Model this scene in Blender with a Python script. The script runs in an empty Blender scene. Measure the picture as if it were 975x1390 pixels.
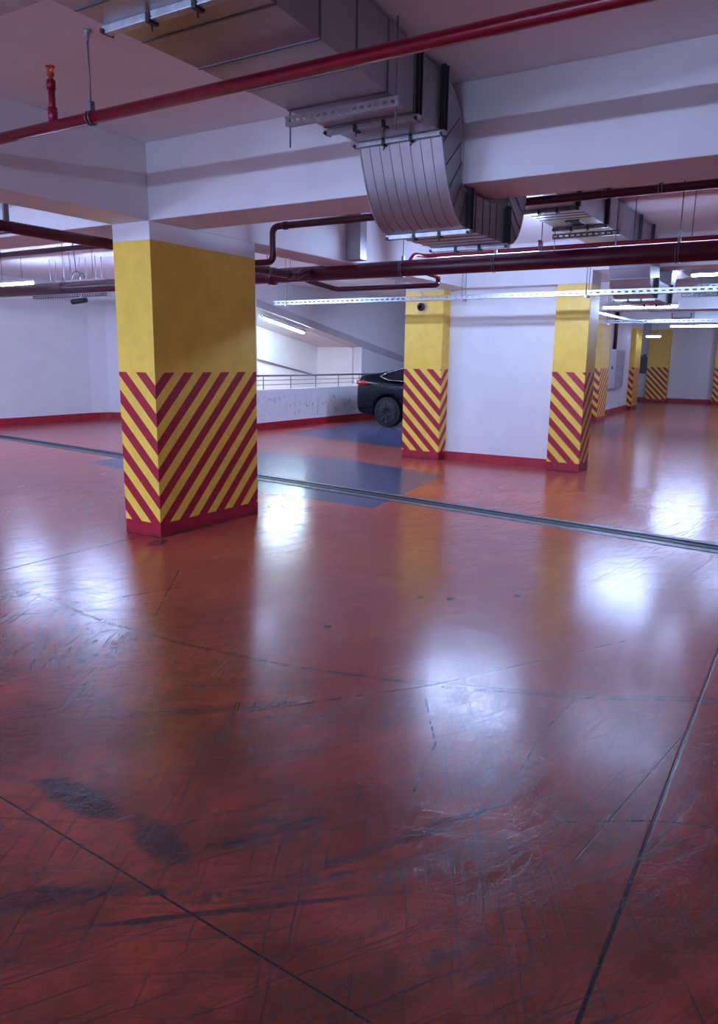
import bpy, bmesh, math, random
from mathutils import Vector, Matrix
random.seed(4)
S = bpy.context.scene
COL = bpy.context.collection
H = 1.55
CEIL = 3.2
PI = math.pi

# ---------------------------------------------------------------- camera
M = ((0.525094, -0.850925, 0.014264), (-0.160942, -0.115745, -0.980154), (0.835688, 0.512377, -0.197726))
cam = bpy.data.cameras.new('camera'); co = bpy.data.objects.new('camera', cam); COL.objects.link(co)
r, d, f = [Vector(v) for v in M]
mt = Matrix((( r[0], -d[0], -f[0], 0), (r[1], -d[1], -f[1], 0), (r[2], -d[2], -f[2], H), (0, 0, 0, 1)))
co.matrix_world = mt
cam.sensor_fit = 'VERTICAL'; cam.sensor_height = 36; cam.lens = 36 * 1026.4 / 1390; cam.clip_start = 0.02; cam.clip_end = 200
S.camera = co
S.view_settings.view_transform = 'Standard'; S.view_settings.look = 'None'
S.view_settings.gamma = 1; S.view_settings.use_curve_mapping = False
S.view_settings.exposure = 0.32
w = bpy.data.worlds.new('world'); S.world = w; w.use_nodes = True
w.node_tree.nodes['Background'].inputs[0].default_value = (0.5, 0.6, 1, 1)
w.node_tree.nodes['Background'].inputs[1].default_value = 0.02

# ---------------------------------------------------------------- node helper
class NT:
    def __init__(s, name):
        s.m = bpy.data.materials.new(name); s.m.use_nodes = True; s.t = s.m.node_tree
        s.p = s.t.nodes['Principled BSDF']; s._o = None
    def n(s, kind): return s.t.nodes.new(kind)
    def put(s, sock, v):
        if hasattr(v, 'is_linked') or hasattr(v, 'links'): s.t.links.new(v, sock)
        else: sock.default_value = v
    def math(s, op, a, b=None, c=None, clamp=False):
        m = s.n('ShaderNodeMath'); m.operation = op; m.use_clamp = clamp
        s.put(m.inputs[0], a)
        if b is not None: s.put(m.inputs[1], b)
        if c is not None: s.put(m.inputs[2], c)
        return m.outputs[0]
    def coords(s, kind='Object'):
        if s._o is None:
            t = s.n('ShaderNodeTexCoord'); x = s.n('ShaderNodeSeparateXYZ'); s.t.links.new(t.outputs[kind], x.inputs[0])
            s._o = (t.outputs[kind], x.outputs[0], x.outputs[1], x.outputs[2])
        return s._o
    def comb(s, a, b, c):
        x = s.n('ShaderNodeCombineXYZ'); s.put(x.inputs[0], a); s.put(x.inputs[1], b); s.put(x.inputs[2], c); return x.outputs[0]
    def noise(s, vec, scale, detail=4, rough=.55):
        x = s.n('ShaderNodeTexNoise'); s.put(x.inputs['Vector'], vec); x.inputs['Scale'].default_value = scale
        x.inputs['Detail'].default_value = detail; x.inputs['Roughness'].default_value = rough; return x.outputs[0]
    def ramp(s, v, a, b):   # smooth 0..1 between a and b
        x = s.n('ShaderNodeMapRange'); x.interpolation_type = 'SMOOTHSTEP'; s.put(x.inputs[0], v); x.inputs[1].default_value = a; x.inputs[2].default_value = b
        return x.outputs[0]
    def mix(s, fac, a, b, mode='MIX'):
        x = s.n('ShaderNodeMix'); x.data_type = 'RGBA'; x.blend_type = mode; s.put(x.inputs[0], fac); s.put(x.inputs[6], a); s.put(x.inputs[7], b); return x.outputs[2]
    def set(s, **k):
        for a, v in k.items(): s.put(s.p.inputs[a.replace('_', ' ')], v)
    def bump(s, h, strength, dist=.01):
        b = s.n('ShaderNodeBump'); b.inputs['Strength'].default_value = strength; b.inputs['Distance'].default_value = dist
        s.put(b.inputs['Height'], h); s.t.links.new(b.outputs[0], s.p.inputs['Normal'])

def C(r, g, b):     # sRGB 0-255 -> linear
    return tuple((v / 255 / 12.92 if v / 255 <= .04045 else ((v / 255 + .055) / 1.055) ** 2.4) for v in (r, g, b)) + (1,)

def simple(name, col, rough=.5, metal=0., var=.06, scale=6, bump=0, **k):
    m = NT(name); o = m.coords()[0]
    nz = m.noise(o, scale, 5)
    dark = tuple(c * (1 - var * 3) for c in col[:3]) + (1,); light = tuple(min(1, c * (1 + var)) for c in col[:3]) + (1,)
    m.set(Base_Color=m.mix(m.ramp(nz, .3, .7), dark, light), Roughness=rough, Metallic=metal)
    if k: m.set(**k)
    if bump: m.bump(m.noise(o, 60, 3), bump, .004)
    return m.m

WHITE = (.80, .80, .82, 1)
m_wall = simple('painted_plaster', WHITE, .6, var=.012, scale=3, bump=.15)
m_ceil = simple('ceiling_paint', (.90, .88, .90, 1), .75, var=.015, scale=2, bump=.1)
m_redband = simple('red_skirting_paint', (.42, .012, .03, 1), .4, var=.1, scale=9)
m_dark = simple('black_metal', (.02, .02, .03, 1), .5)
m_rubber = simple('tyre_rubber', (.006, .006, .008, 1), .75)
m_redpipe = simple('red_enamel_pipe', (.26, .006, .028, 1), .28, var=.05, scale=8)
m_mainpipe = simple('maroon_enamel_pipe', (.085, .005, .02, 1), .35, var=.1, scale=5)
m_orange = simple('orange_plastic_cap', (.7, .09, .03, 1), .5)
m_steel = simple('zinc_plated_steel', (.50, .54, .58, 1), .42, metal=.6, var=.06, scale=20)
m_white = simple('white_enamel', (.75, .8, .85, 1), .4, var=.02)
m_rod = simple('threaded_rod_steel', (.25, .25, .28, 1), .5, metal=.7)
m_grille = simple('dark_grille', (.05, .06, .07, 1), .5)
m_concrete_dk = simple('rubber_insert', (.035, .045, .055, 1), .5, var=.15, scale=14)
m_alu = simple('worn_aluminium', (.20, .23, .26, 1), .42, metal=.6, var=.15, scale=12)
m_chrome = simple('chrome', (.8, .82, .85, 1), .12, metal=1)
m_carpaint = simple('black_car_paint', (.003, .004, .010, 1), .22, var=.02, IOR=1.35)
m_glass_dk = simple('tinted_window', (.004, .005, .01, 1), .06)
m_rim = simple('dark_alloy_rim', (.04, .04, .05, 1), .3, metal=.7)
m_tail = simple('red_lamp_lens', (.45, .005, .012, 1), .12)
m_lens = simple('clear_lamp_lens', (.8, .8, .8, 1), .08)
m_cab = simple('pale_grey_cabinet', (.55, .56, .62, 1), .4, var=.02)
m_navy = simple('navy_panel', (.01, .02, .06, 1), .3)

def emis(name, col, st):
    m = NT(name); m.set(Base_Color=(.9, .9, .9, 1), Roughness=.4, Emission_Color=col, Emission_Strength=st); return m.m
LAMPC = (.45, .59, 1.0, 1)
m_tube = emis('fluorescent_tube', LAMPC, 200)
m_tube_near = emis('bright_fluorescent_tube', LAMPC, 1000)
m_tube_mid = emis('fluorescent_tube_medium', LAMPC, 420)
m_tube_soft = emis('soft_fluorescent_tube', LAMPC, 240)
m_tube_far = emis('distant_fluorescent_tube', LAMPC, 60)
m_tube_warm = emis('fluorescent_tube_greenish', (.62, .84, 1.0, 1), 170)

def stripes(name, x0, y0, phase=0., ytop=2.62, slope=1., sgn=1, yellow=(.93, .62, .07, 1)):
    """yellow pillar paint with 45 degree red chevrons folding at the corner (x0, y0), red skirting, white collar"""
    m = NT(name); o, X, Y, Z = m.coords()
    u = m.math('ADD', m.math('SUBTRACT', X, x0), m.math('MULTIPLY', m.math('SUBTRACT', Y, y0), sgn))
    k = m.math('ADD', m.math('SUBTRACT', Z, m.math('MULTIPLY', u, slope)), phase)
    fr = m.math('FRACT', m.math('ADD', m.math('DIVIDE', k, .236), 20.0))
    st = m.math('LESS_THAN', fr, .5)
    st = m.math('MULTIPLY', st, m.math('LESS_THAN', Z, 1.417))
    base = m.math('LESS_THAN', Z, .125)
    red = m.math('MAXIMUM', st, base)
    nz = m.noise(o, 7, 5)
    yl = m.mix(m.ramp(nz, .3, .75), yellow, tuple(c * .88 for c in yellow[:3]) + (1,))
    rd = m.mix(m.ramp(m.noise(o, 12, 5), .35, .7), (.40, .004, .03, 1), (.31, .004, .025, 1))
    c = m.mix(red, yl, rd)
    c = m.mix(m.math('GREATER_THAN', Z, ytop), c, WHITE)
    grime = m.math('MULTIPLY', m.ramp(Z, .07, .0), m.ramp(m.noise(o, 18, 4), .35, .6))
    c = m.mix(m.math('MULTIPLY', grime, .8), c, (.03, .02, .025, 1))
    m.set(Base_Color=c, Roughness=.42); m.bump(m.noise(o, 50, 3), .12, .004)
    return m.m

def duct_mat():
    m = NT('galvanised_duct_sheet'); o, X, Y, Z = m.coords()
    n1 = m.noise(o, 2.2, 3); n2 = m.noise(m.comb(m.math('MULTIPLY', X, 3), m.math('MULTIPLY', Y, 20), m.math('MULTIPLY', Z, 3)), 4, 4)
    c = m.mix(m.ramp(n1, .3, .7), (.36, .35, .37, 1), (.50, .49, .52, 1))
    m.set(Base_Color=m.mix(m.math('MULTIPLY', n2, .4), c, (.30, .28, .30, 1)), Metallic=.78, Roughness=m.math('ADD', .30, m.math('MULTIPLY', n1, .2)))
    m.bump(n1, .12, .03)
    return m.m
m_duct = duct_mat()
m_seam = simple('duct_seam_metal', (.16, .16, .19, 1), .5, metal=.6)  # darker grey metal of the raised duct seams and beads

# ---------------------------------------------------------------- floor paint
def floor_mat():
    m = NT('epoxy_floor'); o, X, Y, Z = m.coords()
    def seg(x1, y1, x2, y2, wd, soft=None):
        L = math.hypot(x2 - x1, y2 - y1); ux, uy = (x2 - x1) / L, (y2 - y1) / L
        dx = m.math('SUBTRACT', X, x1); dy = m.math('SUBTRACT', Y, y1)
        a = m.math('ADD', m.math('MULTIPLY', dx, ux), m.math('MULTIPLY', dy, uy))
        p = m.math('ABSOLUTE', m.math('SUBTRACT', m.math('MULTIPLY', dx, uy), m.math('MULTIPLY', dy, ux)))
        e = m.math('MAXIMUM', m.math('SUBTRACT', m.math('ABSOLUTE', m.math('SUBTRACT', a, L / 2)), L / 2), 0.)
        dd = m.math('ADD', p, e)
        return m.ramp(dd, wd + (soft or wd * .6), wd * .6)
    def mx(*a):
        r_ = a[0]
        for q in a[1:]: r_ = m.math('MAXIMUM', r_, q)
        return r_
    wob = m.noise(o, 3, 3)
    def arc(cx, cy, R, wd, y0, y1):
        rr = m.math('SQRT', m.math('ADD', m.math('POWER', m.math('SUBTRACT', X, cx), 2), m.math('POWER', m.math('SUBTRACT', Y, cy), 2)))
        rr = m.math('ADD', rr, m.math('MULTIPLY', m.math('SUBTRACT', wob, .5), .04))
        k = m.ramp(m.math('ABSOLUTE', m.math('SUBTRACT', rr, R)), wd, wd * .3)
        return m.math('MULTIPLY', m.math('MULTIPLY', k, m.math('GREATER_THAN', Y, y0)), m.math('LESS_THAN', Y, y1))
    def polar(cx, cy, rs, ts, scale, detail=6, rough=.6):
        dx = m.math('SUBTRACT', X, cx); dy = m.math('SUBTRACT', Y, cy)
        rr = m.math('SQRT', m.math('ADD', m.math('MULTIPLY', dx, dx), m.math('MULTIPLY', dy, dy)))
        th = m.math('ARCTAN2', m.math('MULTIPLY', dx, -1), m.math('MULTIPLY', dy, -1))
        return m.noise(m.comb(m.math('MULTIPLY', rr, rs), m.math('MULTIPLY', th, ts), 0.), scale, detail, rough)
    def lin(ang, a, b, scale, detail=5, rough=.6):
        ca, sa = math.cos(ang), math.sin(ang)
        u = m.math('ADD', m.math('MULTIPLY', X, ca), m.math('MULTIPLY', Y, sa))
        v = m.math('SUBTRACT', m.math('MULTIPLY', Y, ca), m.math('MULTIPLY', X, sa))
        v = m.math('ADD', v, m.math('MULTIPLY', wob, .05))
        return m.noise(m.comb(m.math('MULTIPLY', u, a), m.math('MULTIPLY', v, b), 3.), scale, detail, rough)
    big = m.noise(o, .55, 4); mid = m.noise(o, 2.6, 6, .65)
    base = m.mix(m.ramp(big, .35, .65), (.50, .082, .045, 1), (.40, .058, .045, 1))
    base = m.mix(m.math('MULTIPLY', m.ramp(mid, .5, .75), .5), base, (.60, .13, .045, 1))
    worn = m.math('MULTIPLY', m.ramp(m.noise(o, 9, 6, .7), .52, .72), .35)
    base = m.mix(worn, base, (.26, .03, .03, 1))
    # blue parking bays painted on the floor
    def quad(pts):
        r_ = None
        for i in range(len(pts)):
            (x1, y1), (x2, y2) = pts[i], pts[(i + 1) % len(pts)]
            s_ = m.math('GREATER_THAN', m.math('SUBTRACT', m.math('MULTIPLY', m.math('SUBTRACT', Y, y1), x2 - x1), m.math('MULTIPLY', m.math('SUBTRACT', X, x1), y2 - y1)), 0.)
            r_ = s_ if r_ is None else m.math('MULTIPLY', r_, s_)
        return r_
    q1 = quad([(6.8, 4.0), (9.42, 4.42), (10.05, 6.6), (9.9, 9.25), (7.36, 9.25), (7.18, 8.3)])
    q2 = quad([(11.95, 6.4), (17.4, 6.0), (17.4, 10.0), (12.82, 9.78)])
    q3 = quad([(16.8, 3.9), (20.2, 4.3), (20.4, 5.2), (16.8, 5.2)])
    blue = m.mix(m.ramp(m.noise(o, 4, 5, .7), .4, .7), (.035, .065, .16, 1), (.06, .09, .17, 1))
        # scratches
    near = m.ramp(X, 4.6, 1.6)                       # foreground mask: tyre scratches there, plus dimness painted into the floor colour
    patch = m.ramp(m.noise(o, 1.3, 3), .35, .65)
    s1 = polar(3.02, 2.72, 6, 1.3, 1.6, 7, .68)
    fine = polar(3.02, 2.72, 66, .7, 1.5, 3, .6)
    fine2 = polar(2.2, 3.9, 84, .9, 1.5, 3, .6)
    fine3 = polar(3.6, 3.3, 36, .8, 1.5, 4, .65)
    s2 = polar(8.15, 3.18, 40, 3, 1.5, 3, .6)
    s3 = lin(-.55, .8, 60, 1.6, 3, .55)
    s4 = lin(-.15, .9, 80, 1.5, 2, .5)
    s5 = lin(-1.0, .8, 70, 1.7, 2, .5)
    s6 = lin(.5, 1.0, 80, 1.5, 2, .5)
    crk = m.noise(o, 22, 8, .75)
    a0 = m.math('MULTIPLY', m.ramp(s1, .49, .60), m.math('MULTIPLY', near, m.math('ADD', m.math('MULTIPLY', patch, .85), .2)))
    a1 = m.math('MULTIPLY', a0, m.ramp(crk, .42, .54))
    a1b = m.math('MULTIPLY', mx(m.ramp(fine, .58, .62), m.ramp(fine2, .59, .63), m.ramp(fine3, .60, .66)), m.math('MULTIPLY', near, m.math('ADD', m.math('MULTIPLY', patch, .7), .25)))
    a2 = m.math('MULTIPLY', m.ramp(s2, .60, .68), .4)
    a3 = m.math('MULTIPLY', m.ramp(s3, .62, .655), m.math('ADD', m.math('MULTIPLY', near, .8), .15))
    a4 = m.math('MULTIPLY', m.ramp(s4, .64, .68), .35)
    a5 = m.math('MULTIPLY', m.ramp(s5, .62, .655), m.math('MULTIPLY', near, .55))
    a6 = m.math('MULTIPLY', m.ramp(s6, .64, .67), m.math('MULTIPLY', near, .8))
    wear = m.math('MULTIPLY', m.ramp(m.noise(o, 40, 8, .7), .54, .64), m.math('MULTIPLY', near, .35))
    scr = mx(a1, a1b, a2, a3, a4, a5, a6, wear)
    blob = m.noise(o, 6, 6, .75)
    def smear(cx, cy, ang, la, lb, k):
        ca, sa = math.cos(ang), math.sin(ang); dx = m.math('SUBTRACT', X, cx); dy = m.math('SUBTRACT', Y, cy)
        u = m.math('DIVIDE', m.math('ADD', m.math('MULTIPLY', dx, ca), m.math('MULTIPLY', dy, sa)), la)
        v = m.math('DIVIDE', m.math('SUBTRACT', m.math('MULTIPLY', dy, ca), m.math('MULTIPLY', dx, sa)), lb)
        dd = m.math('ADD', m.math('ADD', m.math('MULTIPLY', u, u), m.math('MULTIPLY', v, v)), m.math('MULTIPLY', m.math('SUBTRACT', blob, .5), 2.4))
        return m.math('MULTIPLY', m.ramp(dd, 1.2, .2), k)
    smr = mx(smear(1.57, 2.10, 1.57, .26, .075, .9), smear(1.55, 1.70, 1.3, .20, .07, .75), smear(1.78, 1.42, -.6, .22, .035, .6),
             smear(1.42, 1.30, -.84, .55, .014, .8), smear(1.12, 1.85, -.9, .5, .05, .55), smear(2.05, 1.0, -.5, .6, .03, .5), smear(4.42, 4.72, .3, .16, .08, .8), smear(2.35, 2.2, -.8, .5, .05, .4))
    marks = mx(m.math('MULTIPLY', arc(8.147, 3.178, 5.295, .022, .15, 4.3), .75), m.math('MULTIPLY', arc(8.147, 3.178, 5.26, .012, .15, 1.6), .7),
               seg(4.28, .83, 3.14, 1.48, .003), seg(3.14, 1.48, 2.42, 2.05, .003), seg(3.0, 1.46, 2.62, 1.22, .006), seg(2.62, 1.22, 2.25, 1.13, .005),
               seg(3.35, .855, 2.95, .88, .003), seg(2.95, .88, 2.6, .85, .003), seg(3.9, 3.95, 3.1, 3.35, .004), seg(3.6, 3.65, 3.25, 3.8, .006),
               seg(2.38, .60, 2.55, .35, .004), seg(2.55, .35, 2.66, .10, .004))
    marks = m.math('MULTIPLY', marks, m.ramp(m.noise(o, 14, 4), .3, .55))
    joints = mx(seg(-3, .30, 5.2, .372, .0055), seg(-3, 5.01, 4.56, 5.01, .006), seg(1.30, .36, 1.58, 5.0, .0035), seg(3.3, .36, 2.2, .52, .002))
    spots = mx(*[m.ramp(m.math('ADD', m.math('ABSOLUTE', m.math('SUBTRACT', X, a)), m.math('ABSOLUTE', m.math('SUBTRACT', Y, b))), .034, .026) for a, b in ((3.53, 2.37), (4.34, 2.17), (4.42, 1.99), (4.74, 1.64))])
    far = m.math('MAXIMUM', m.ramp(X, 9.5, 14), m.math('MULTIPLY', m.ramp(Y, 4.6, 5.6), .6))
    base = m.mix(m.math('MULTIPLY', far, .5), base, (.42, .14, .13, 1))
    brown = m.math('MULTIPLY', m.math('ADD', m.math('MULTIPLY', m.ramp(m.noise(o, 1.7, 7, .7), .36, .60), .6), .34), near)  # brown worn patches, plus overall foreground dimness painted into the base colour
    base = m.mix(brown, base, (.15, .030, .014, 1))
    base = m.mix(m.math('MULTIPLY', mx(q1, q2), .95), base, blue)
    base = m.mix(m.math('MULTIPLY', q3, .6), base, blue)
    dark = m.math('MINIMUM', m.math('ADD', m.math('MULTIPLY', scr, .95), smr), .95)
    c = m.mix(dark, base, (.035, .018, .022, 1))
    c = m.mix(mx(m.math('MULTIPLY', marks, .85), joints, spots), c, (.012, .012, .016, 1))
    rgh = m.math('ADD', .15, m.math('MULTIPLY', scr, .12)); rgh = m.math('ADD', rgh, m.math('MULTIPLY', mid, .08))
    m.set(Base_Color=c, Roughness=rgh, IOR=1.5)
    h = m.math('ADD', m.math('MULTIPLY', scr, -.6), m.math('ADD', m.math('MULTIPLY', m.noise(o, 25, 4), .5), m.math('MULTIPLY', joints, -1)))
    m.bump(h, .15, .006)
    return m.m
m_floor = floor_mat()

# ---------------------------------------------------------------- geometry helpers
def box(bm, x0, x1, y0, y1, z0, z1):
    v = [bm.verts.new(p) for p in ((x0, y0, z0), (x1, y0, z0), (x1, y1, z0), (x0, y1, z0), (x0, y0, z1), (x1, y0, z1), (x1, y1, z1), (x0, y1, z1))]
    for q in ((3, 2, 1, 0), (4, 5, 6, 7), (0, 1, 5, 4), (1, 2, 6, 5), (2, 3, 7, 6), (3, 0, 4, 7)): bm.faces.new([v[i] for i in q])
def prism(bm, pts, axis, a, b):
    """extrude closed 2D outline along axis ('x','y','z') from a to b"""
    def P(p, t): return {'x': (t, p[0], p[1]), 'y': (p[0], t, p[1]), 'z': (p[0], p[1], t)}[axis]
    A = [bm.verts.new(P(p, a)) for p in pts]; B = [bm.verts.new(P(p, b)) for p in pts]
    bm.faces.new(A); bm.faces.new(B[::-1]); n = len(pts)
    for i in range(n): bm.faces.new((A[i], B[i], B[(i + 1) % n], A[(i + 1) % n]))
def tube(bm, pts, r_, seg=12, caps=True):
    pts = [Vector(p) for p in pts]; rings = []; up = None
    for i, p in enumerate(pts):
        if i == 0: t = pts[1] - p
        elif i == len(pts) - 1: t = p - pts[-2]
        else: t = (pts[i + 1] - p).normalized() + (p - pts[i - 1]).normalized()
        t.normalize()
        if up is None: up = Vector((0, 0, 1)) if abs(t.z) < .9 else Vector((1, 0, 0))
        a = t.cross(up).normalized(); up = a.cross(t).normalized()
        R = r_[i] if isinstance(r_, (list, tuple)) else r_
        rings.append([bm.verts.new(p + a * math.cos(2 * PI * k / seg) * R + up * math.sin(2 * PI * k / seg) * R) for k in range(seg)])
    for A, B in zip(rings, rings[1:]):
        for k in range(seg):
            fc = bm.faces.new((A[k], A[(k + 1) % seg], B[(k + 1) % seg], B[k])); fc.smooth = True
    if caps: bm.faces.new(rings[0][::-1]); bm.faces.new(rings[-1])
def bend(pts, R=.08, n=5):
    """round the corners of a polyline"""
    pts = [Vector(p) for p in pts]; out = [pts[0]]
    for a, b, c in zip(pts, pts[1:], pts[2:]):
        u = (a - b).normalized(); v = (c - b).normalized(); p = b + u * R; q = b + v * R
        for k in range(n + 1):
            t = k / n; out.append(p * (1 - t) ** 2 + b * 2 * t * (1 - t) + q * t * t)
    out.append(pts[-1]); return out
def obj(name, bm, mat, parent=None, bev=0, loc=None):
    bmesh.ops.recalc_face_normals(bm, faces=bm.faces)
    me = bpy.data.meshes.new(name); bm.to_mesh(me); bm.free(); me.materials.append(mat)
    o = bpy.data.objects.new(name, me); COL.objects.link(o)
    if loc: 
        me.transform(Matrix.Translation(-Vector(loc))); o.location = loc
    if parent:
        o.parent = parent; o.matrix_parent_inverse = Matrix.Translation(-parent.location)
    if bev:
        b = o.modifiers.new('b', 'BEVEL'); b.width = bev; b.segments = 2; b.limit_method = 'ANGLE'
    return o
def pieces(name, bm, mat, parent):
    """every connected piece of bm becomes a part of its own"""
    bm.verts.ensure_lookup_table(); seen = set(); out_ = []
    for v in list(bm.verts):
        if v in seen: continue
        st = [v]; comp = {v}
        while st:
            for e in st.pop().link_edges:
                for q in e.verts:
                    if q not in comp: comp.add(q); st.append(q)
        seen |= comp; nb = bmesh.new(); mp = {q: nb.verts.new(q.co) for q in comp}
        for fc in {fc for q in comp for fc in q.link_faces}:
            nf = nb.faces.new([mp[q] for q in fc.verts]); nf.smooth = fc.smooth
        out_.append(obj(name, nb, mat, parent))
    bm.free(); return out_
def tag(o, label, cat, group=None, kind=None):
    o['label'] = label; o['category'] = cat
    if group: o['group'] = group
    if kind: o['kind'] = kind
    return o
def struct(name, bm, mat, label, cat, bev=0):
    o = obj(name, bm, mat, bev=bev); o['kind'] = 'structure'; o['label'] = label; o['category'] = cat; return o
def thing(name, loc, label, cat, group=None):
    o = bpy.data.objects.new(name, None); o.location = loc; o.empty_display_size = .1; COL.objects.link(o); return tag(o, label, cat, group)
def B(*a):
    bm = bmesh.new(); box(bm, *a); return bm
def T(pts, r_, seg=12):
    bm = bmesh.new(); tube(bm, pts, r_, seg); return bm

# ---------------------------------------------------------------- room shell
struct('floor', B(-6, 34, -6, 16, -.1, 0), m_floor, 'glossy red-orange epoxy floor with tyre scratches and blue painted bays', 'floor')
bm = bmesh.new(); box(bm, -6, 12.85, -6, 16, CEIL, CEIL + .2); box(bm, 12.85, 34, -6, 10.8, CEIL, CEIL + .2); box(bm, 12.85, 34, 10.8, 16, CEIL + .9, CEIL + 1.1)
struct('ceiling', bm, m_ceil, 'flat off-white concrete ceiling slab above the beams', 'ceiling')
def skirt(bm, x0, x1, y0, y1): box(bm, x0, x1, y0, y1, 0, .14)
# left wall (slightly curved run) then return behind the pillar
pts = [(-6, 15.35), (6, 15.38), (9, 15.40), (10.5, 15.38), (11.6, 15.42), (12.5, 15.42), (12.95, 15.30), (13.1, 15.0), (12.8, 10.6)]
out = [(13.0, 10.6), (13.3, 15.2), (13.0, 15.6), (12.5, 15.7), (-6, 15.7)]
bm = bmesh.new(); prism(bm, pts + out, 'z', 0, CEIL); struct('wall_left', bm, m_wall, 'long white wall far left with a red painted skirting', 'wall')
def scuffed():
    m = NT('scuffed_plaster'); o, X, Y, Z = m.coords()
    n1 = m.noise(m.comb(m.math('MULTIPLY', X, 3.2), 0., m.math('MULTIPLY', Z, 2.2)), 2.4, 6, .7)
    k = m.math('MULTIPLY', m.ramp(n1, .52, .68), m.math('MULTIPLY', m.ramp(Z, .12, .35), m.ramp(Z, .85, .6)))
    m.set(Base_Color=m.mix(m.math('MULTIPLY', k, .8), WHITE, (.22, .25, .30, 1)), Roughness=.6); return m.m
m_scuff = scuffed()
def inset(pts, d_):
    o_ = []
    for i, p in enumerate(pts):
        a = Vector(pts[max(i - 1, 0)]); b = Vector(pts[min(i + 1, len(pts) - 1)]); t = (b - a).normalized(); o_.append((p[0] + t.y * d_, p[1] - t.x * d_))
    return o_
bm = bmesh.new(); ins = inset(pts[:-1], .02); prism(bm, ins + [(13.12, 15.0), (12.5, 15.5), (-6, 15.5)], 'z', 0, .17)
struct('baseboard_left', bm, m_redband, 'red painted skirting band along the far left white wall', 'skirting')
struct('wall_right', B(-6, 34, -6.2, -6, 0, CEIL), m_wall, 'white side wall behind the camera on the right', 'wall')
struct('wall_rear', B(-6.2, -6, -6, 16, 0, CEIL), m_wall, 'white end wall behind the camera', 'wall')
# far end wall
struct('wall_far', B(33.5, 33.8, -6, 10.7, 0, CEIL), m_wall, 'white end wall in the far right distance between two striped pillars', 'wall')
struct('baseboard_far', B(33.47, 33.5, -6, 10.6, 0, .17), m_redband, 'red skirting on the distant end wall', 'skirting')
# parapet of the ramp
struct('wall_parapet', B(12.8, 24, 10.5, 10.68, 0, .87), m_scuff, 'low scuffed white parapet wall left of the black car', 'wall')
struct('baseboard_parapet', B(12.8, 24, 10.48, 10.5, 0, .16), m_redband, 'red skirting at the foot of the low parapet', 'skirting')
# ramp slab sloping down behind parapet + wall above its edge
def zr(x): return 2.67 - .170 * (x - 12.9)
bm = bmesh.new(); prism(bm, [(12.85, zr(12.85) + .17), (24, zr(24) + .17), (24, zr(24)), (12.85, zr(12.85))], 'y', 10.72, 13.2)
struct('trim_1', bm, simple('ramp_slab_paint', (.52, .50, .52, 1), .7, var=.02), 'sloping underside and grey edge of the upper ramp slab', 'ramp')
bm = bmesh.new(); prism(bm, [(12.85, zr(12.85) + .17), (24, zr(24) + .17), (24, CEIL), (12.85, CEIL)], 'y', 10.74, 10.9)
struct('wall_ramp', bm, m_wall, 'white wall rising above the sloping ramp edge', 'wall')
struct('wall_ramp_far', B(12.9, 17.7, 12.2, 12.4, -1.5, 3.2), m_wall, 'white wall on the far side of the ramp opening', 'wall')
struct('wall_ramp_end', B(17.6, 17.8, 10.80, 12.4, -1.5, 1.95), m_wall, 'white end wall of the ramp opening behind the handrail', 'wall')
struct('wall_ramp_side', B(17.55, 24, 10.75, 10.88, 0, 1.9), m_wall, 'white wall below the ramp edge behind the black car', 'wall')
# beams
def beam(n, x0, x1, y0, y1, lab, z0=2.62):
    struct('trim_%d' % n, B(x0, x1, y0, y1, z0, CEIL), m_wall, lab, 'ceiling beam', bev=.006)
beam(2, 4.56, 5.08, -6, 15.4, 'deep white ceiling beam crossing just beyond the front pillar')
beam(3, -6, 4.56, 4.814, 5.25, 'white ceiling beam running from the left edge to the front pillar')
beam(4, 5.08, 10.83, 4.814, 5.25, 'white ceiling beam continuing behind the front pillar')
beam(8, 10.83, 11.3, -6, 2.95, 'white ceiling beam right of the pair of striped pillars', 2.79)
beam(5, 10.83, 11.3, 2.95, 5.84, 'white ceiling beam over the pair of striped pillars')
beam(6, 16.6, 17.0, -6, 6.0, 'white ceiling beam in the right distance')
beam(7, 23.4, 23.9, -6, 5.5, 'furthest white ceiling beam', 2.8)
# ---------------------------------------------------------------- pillars
def pillar(name, x0, x1, y0, y1, cx, cy, ph, top, lab, ytop=2.62, yl=(.93, .62, .07, 1), grp=None, sgn=1):
    o = obj(name, B(x0, x1, y0, y1, 0, top), stripes('yellow_red_paint', cx, cy, ph, ytop, sgn=sgn, yellow=yl), bev=.006)
    return tag(o, lab, 'pillar', grp)
pillar('striped_pillar', 4.56, 5.89, 4.814, 5.25, 4.56, 4.814, -.012 - .0, 2.62, 'large near pillar painted yellow above red diagonal stripes, standing left of centre', 2.477)
pillar('striped_pillar', 10.83, 11.3, 5.18, 5.84, 10.83, 5.18, .025, 2.62, 'yellow and red striped pillar beside the black car, carrying a round alarm sounder', 2.60)
pillar('striped_pillar', 10.83, 11.3, 2.95, 3.43, 10.83, 2.95, .05, 2.62, 'yellow and red striped pillar at the right end of the white centre wall', 2.62)
pillar('striped_pillar', 20.6, 21.5, 5.24, 5.62, 20.6, 5.24, 0, 2.9, 'distant striped pillar left of the pale electrical cabinet', 2.7)
pillar('striped_pillar', 27.0, 27.9, 5.74, 5.96, 27.0, 5.74, .1, 3.2, 'slim distant striped pillar right of the pale electrical cabinet', 2.7)
pillar('striped_pillar', 33.2, 33.5, 5.72, 6.55, 33.2, 5.72, 0, 3.2, 'striped pillar on the distant end wall, left of its white panel', 2.9)
pillar('striped_pillar', 33.2, 33.5, 3.1, 4.0, 33.2, 3.1, 0, 3.2, 'striped pillar at the right edge of the photo on the distant end wall', 2.9)
struct('wall_center', B(11.08, 11.28, 3.43, 5.18, 0, 2.62), m_wall, 'white wall filling the gap between two striped pillars', 'wall')
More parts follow.
